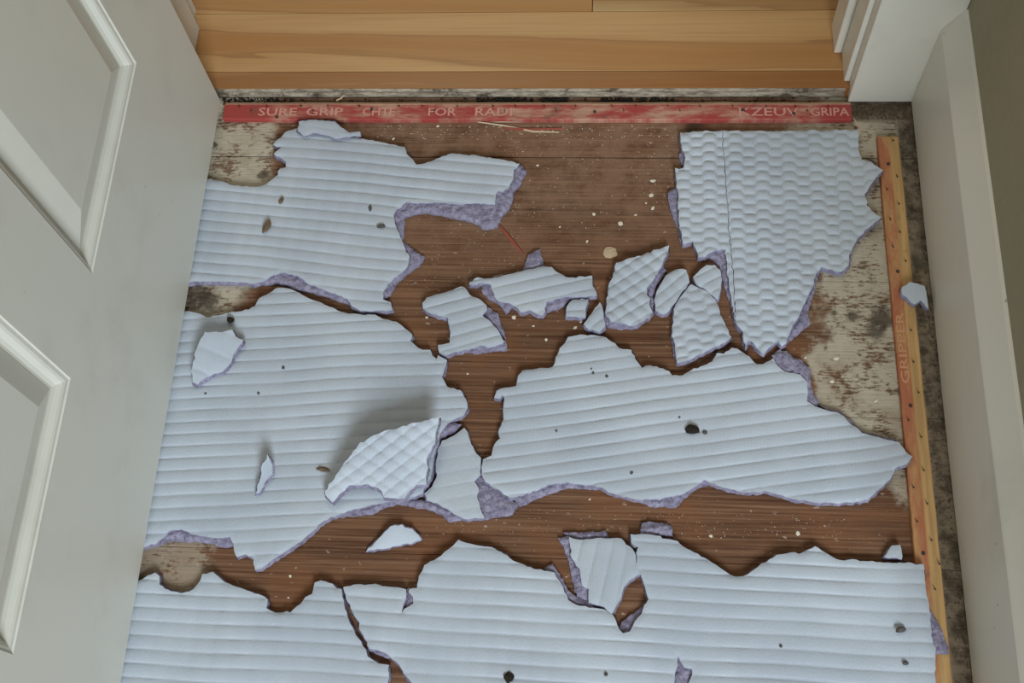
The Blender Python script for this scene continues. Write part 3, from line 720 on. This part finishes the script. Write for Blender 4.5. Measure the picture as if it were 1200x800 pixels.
for px, py, s in [(696, 251, .0035), (727, 262, .0045), (688, 283, .0030), (656, 266, .002), (745, 252, .0025), (765, 212, .005), (763, 229, .0042), (765, 244, .004), (757, 238, .002), (620, 351, .0035), (602, 372, .004), (513, 148, .003), (461, 163, .0035), (630, 194, .0025), (674, 384, .004), (681, 377, .003), (640, 398, .003), (625, 382, .0025), (691, 585, .002), (833, 628, .003), (935, 625, .004), (340, 675, .0025), (338, 700, .002), (500, 372, .0025), (548, 438, .002), (980, 420, .005), (975, 447, .004), (1026, 470, .004), (944, 419, .003)]:
    lump('paint_flake', px, py, s * 0.62, s * random.uniform(0.35, 0.6), 0.0008, CHIP, 'small cream paint flake on the ' + flake_place(px, py), 'paint flake', 0.0, random.uniform(0, 3), 'paint flakes on the ' + flake_place(px, py))
def splinter(name, label, pth, w, mat, cat='splinter'):
    P_ = [W(px, py, z) for px, py, z in pth]; vs = []; fs = []; n = len(P_)
    for i, p in enumerate(P_):
        a = P_[max(0, i - 1)]; b = P_[min(n - 1, i + 1)]; e = (b - a)[:2]; e = e / np.linalg.norm(e); s = np.array([-e[1], e[0]])
        ww = w * (1.0 if 0 < i < n - 1 else 0.45)
        for sx, sz in ((1, 0), (0.3, 1), (-1, 0.1), (0, -0.0)):
            vs.append((p[0] + s[0] * ww * sx, p[1] + s[1] * ww * sx, p[2] + sz * w * 0.8))
    for i in range(n - 1):
        for q in range(4): fs.append((i * 4 + q, i * 4 + (q + 1) % 4, i * 4 + 4 + (q + 1) % 4, i * 4 + 4 + q))
    fs += [(3, 2, 1, 0), tuple((n - 1) * 4 + q for q in range(4))]
    return tag(mesh_obj(name, vs, fs, mat), label, cat)
splinter('wood_splinter', 'red painted wood splinter on the boards beside torn lavender foam', [(584, 262, 0), (592, 272, 0), (603, 285, 0), (613, 297, 0)], 0.0022, REDW)
splinter('wood_splinter', 'long pale splinter peeling off the lower edge of the red strip', [(560, 143, .003), (590, 147, .001), (625, 154, 0), (655, 155, 0)], 0.0014, PALEW)
splinter('wood_splinter', 'short red splinter just below the red strip', [(590, 150, 0), (620, 152, 0), (660, 151, 0)], 0.0022, REDW)
splinter('wood_splinter', 'cream wood sliver along the lower edge of the red strip', [(570, 142.5, 0), (600, 141, .001), (640, 138, .003), (690, 138, .002)], 0.0030, PALEW)
splinter('wood_splinter', 'thin pale sliver at the right end of the red strip', [(1000, 138, 0.001), (1004, 144, 0), (1009, 151, 0)], 0.0012, PALEW)
splinter('wood_splinter', 'small pale sliver above the red strip near the door', [(394, 118, .009), (400, 115, .010), (403, 112, .010)], 0.0010, PALEW)
splinter('wood_splinter', 'tiny pale sliver at the rear of the long ribbed piece', [(578, 324, .002), (590, 322, .002)], 0.0018, CHIP)

def crumbs(name, label, spots, n, mat, zlo=0.0, cat='dirt'):
    vs = []; fs = []
    base = [(1, 0, 0), (-0.5, 0.87, 0), (-0.5, -0.87, 0), (0.1, 0.1, 1), (0.2, -.1, -0.3)]
    tri = [(0, 1, 3), (1, 2, 3), (2, 0, 3), (1, 0, 4), (2, 1, 4), (0, 2, 4)]
    for _ in range(n):
        x0, x1, y0, y1, smin, smax = random.choice(spots)
        x = random.uniform(x0, x1); y = random.uniform(y0, y1); s = random.uniform(smin, smax); a = random.uniform(0, 6.28)
        b = len(vs)
        for p in base:
            q = 0.6 + 0.7 * random.random()
            vs.append((x + s * q * (p[0] * math.cos(a) - p[1] * math.sin(a)), y + s * q * (p[0] * math.sin(a) + p[1] * math.cos(a)), zlo + s * (0.3 + 0.9 * p[2] * q)))
        fs += [tuple(b + i for i in t) for t in tri]
    return tag(mesh_obj(name, vs, fs, mat), label, cat, None, 'stuff')
def wx(px, py): return W(px, py)[0]
gy0, gy1 = 0.0095, 0.0175
crumbs('dirt_crumbs', 'dark crumbly dirt in the groove between the red strip and hall floor',
       [(wx(560, 112), wx(625, 112), gy0, gy1, .001, .0032), (wx(635, 112), wx(665, 112), gy0, gy1, .001, .0032), (wx(705, 112), wx(790, 112), gy0, gy1, .001, .0034),
        (wx(262, 112), wx(345, 112), gy0, gy1, .0008, .0026), (-0.35, 0.38, gy0, gy1, .0006, .0018), (-0.35, 0.38, gy0, gy1, .0006, .0016)], 900, DARK)
crumbs('dirt_crumbs', 'brown grit along the foot of the white skirting',
       [(XS1 + 0.002, XB - 0.001, -0.95, 0.008, .0005, .0014), (XB - 0.005, XB + 0.0005, -0.95, 0.01, .0008, .002), (0.398, XB, -0.012, 0.008, .0006, .002)], 900, BROWN)
crumbs('dirt_crumbs', 'fine pale grit scattered over the bare boards in the doorway',
       [(-0.02, 0.20, -0.16, -0.02, .0003, .0009), (-0.16, 0.20, -0.04, -0.02, .0003, .0010), (-0.13, 0.02, -0.24, -0.12, .0003, .0008), (-0.05, 0.36, -0.515, -0.488, .0003, .0007)], 700, CHIP)
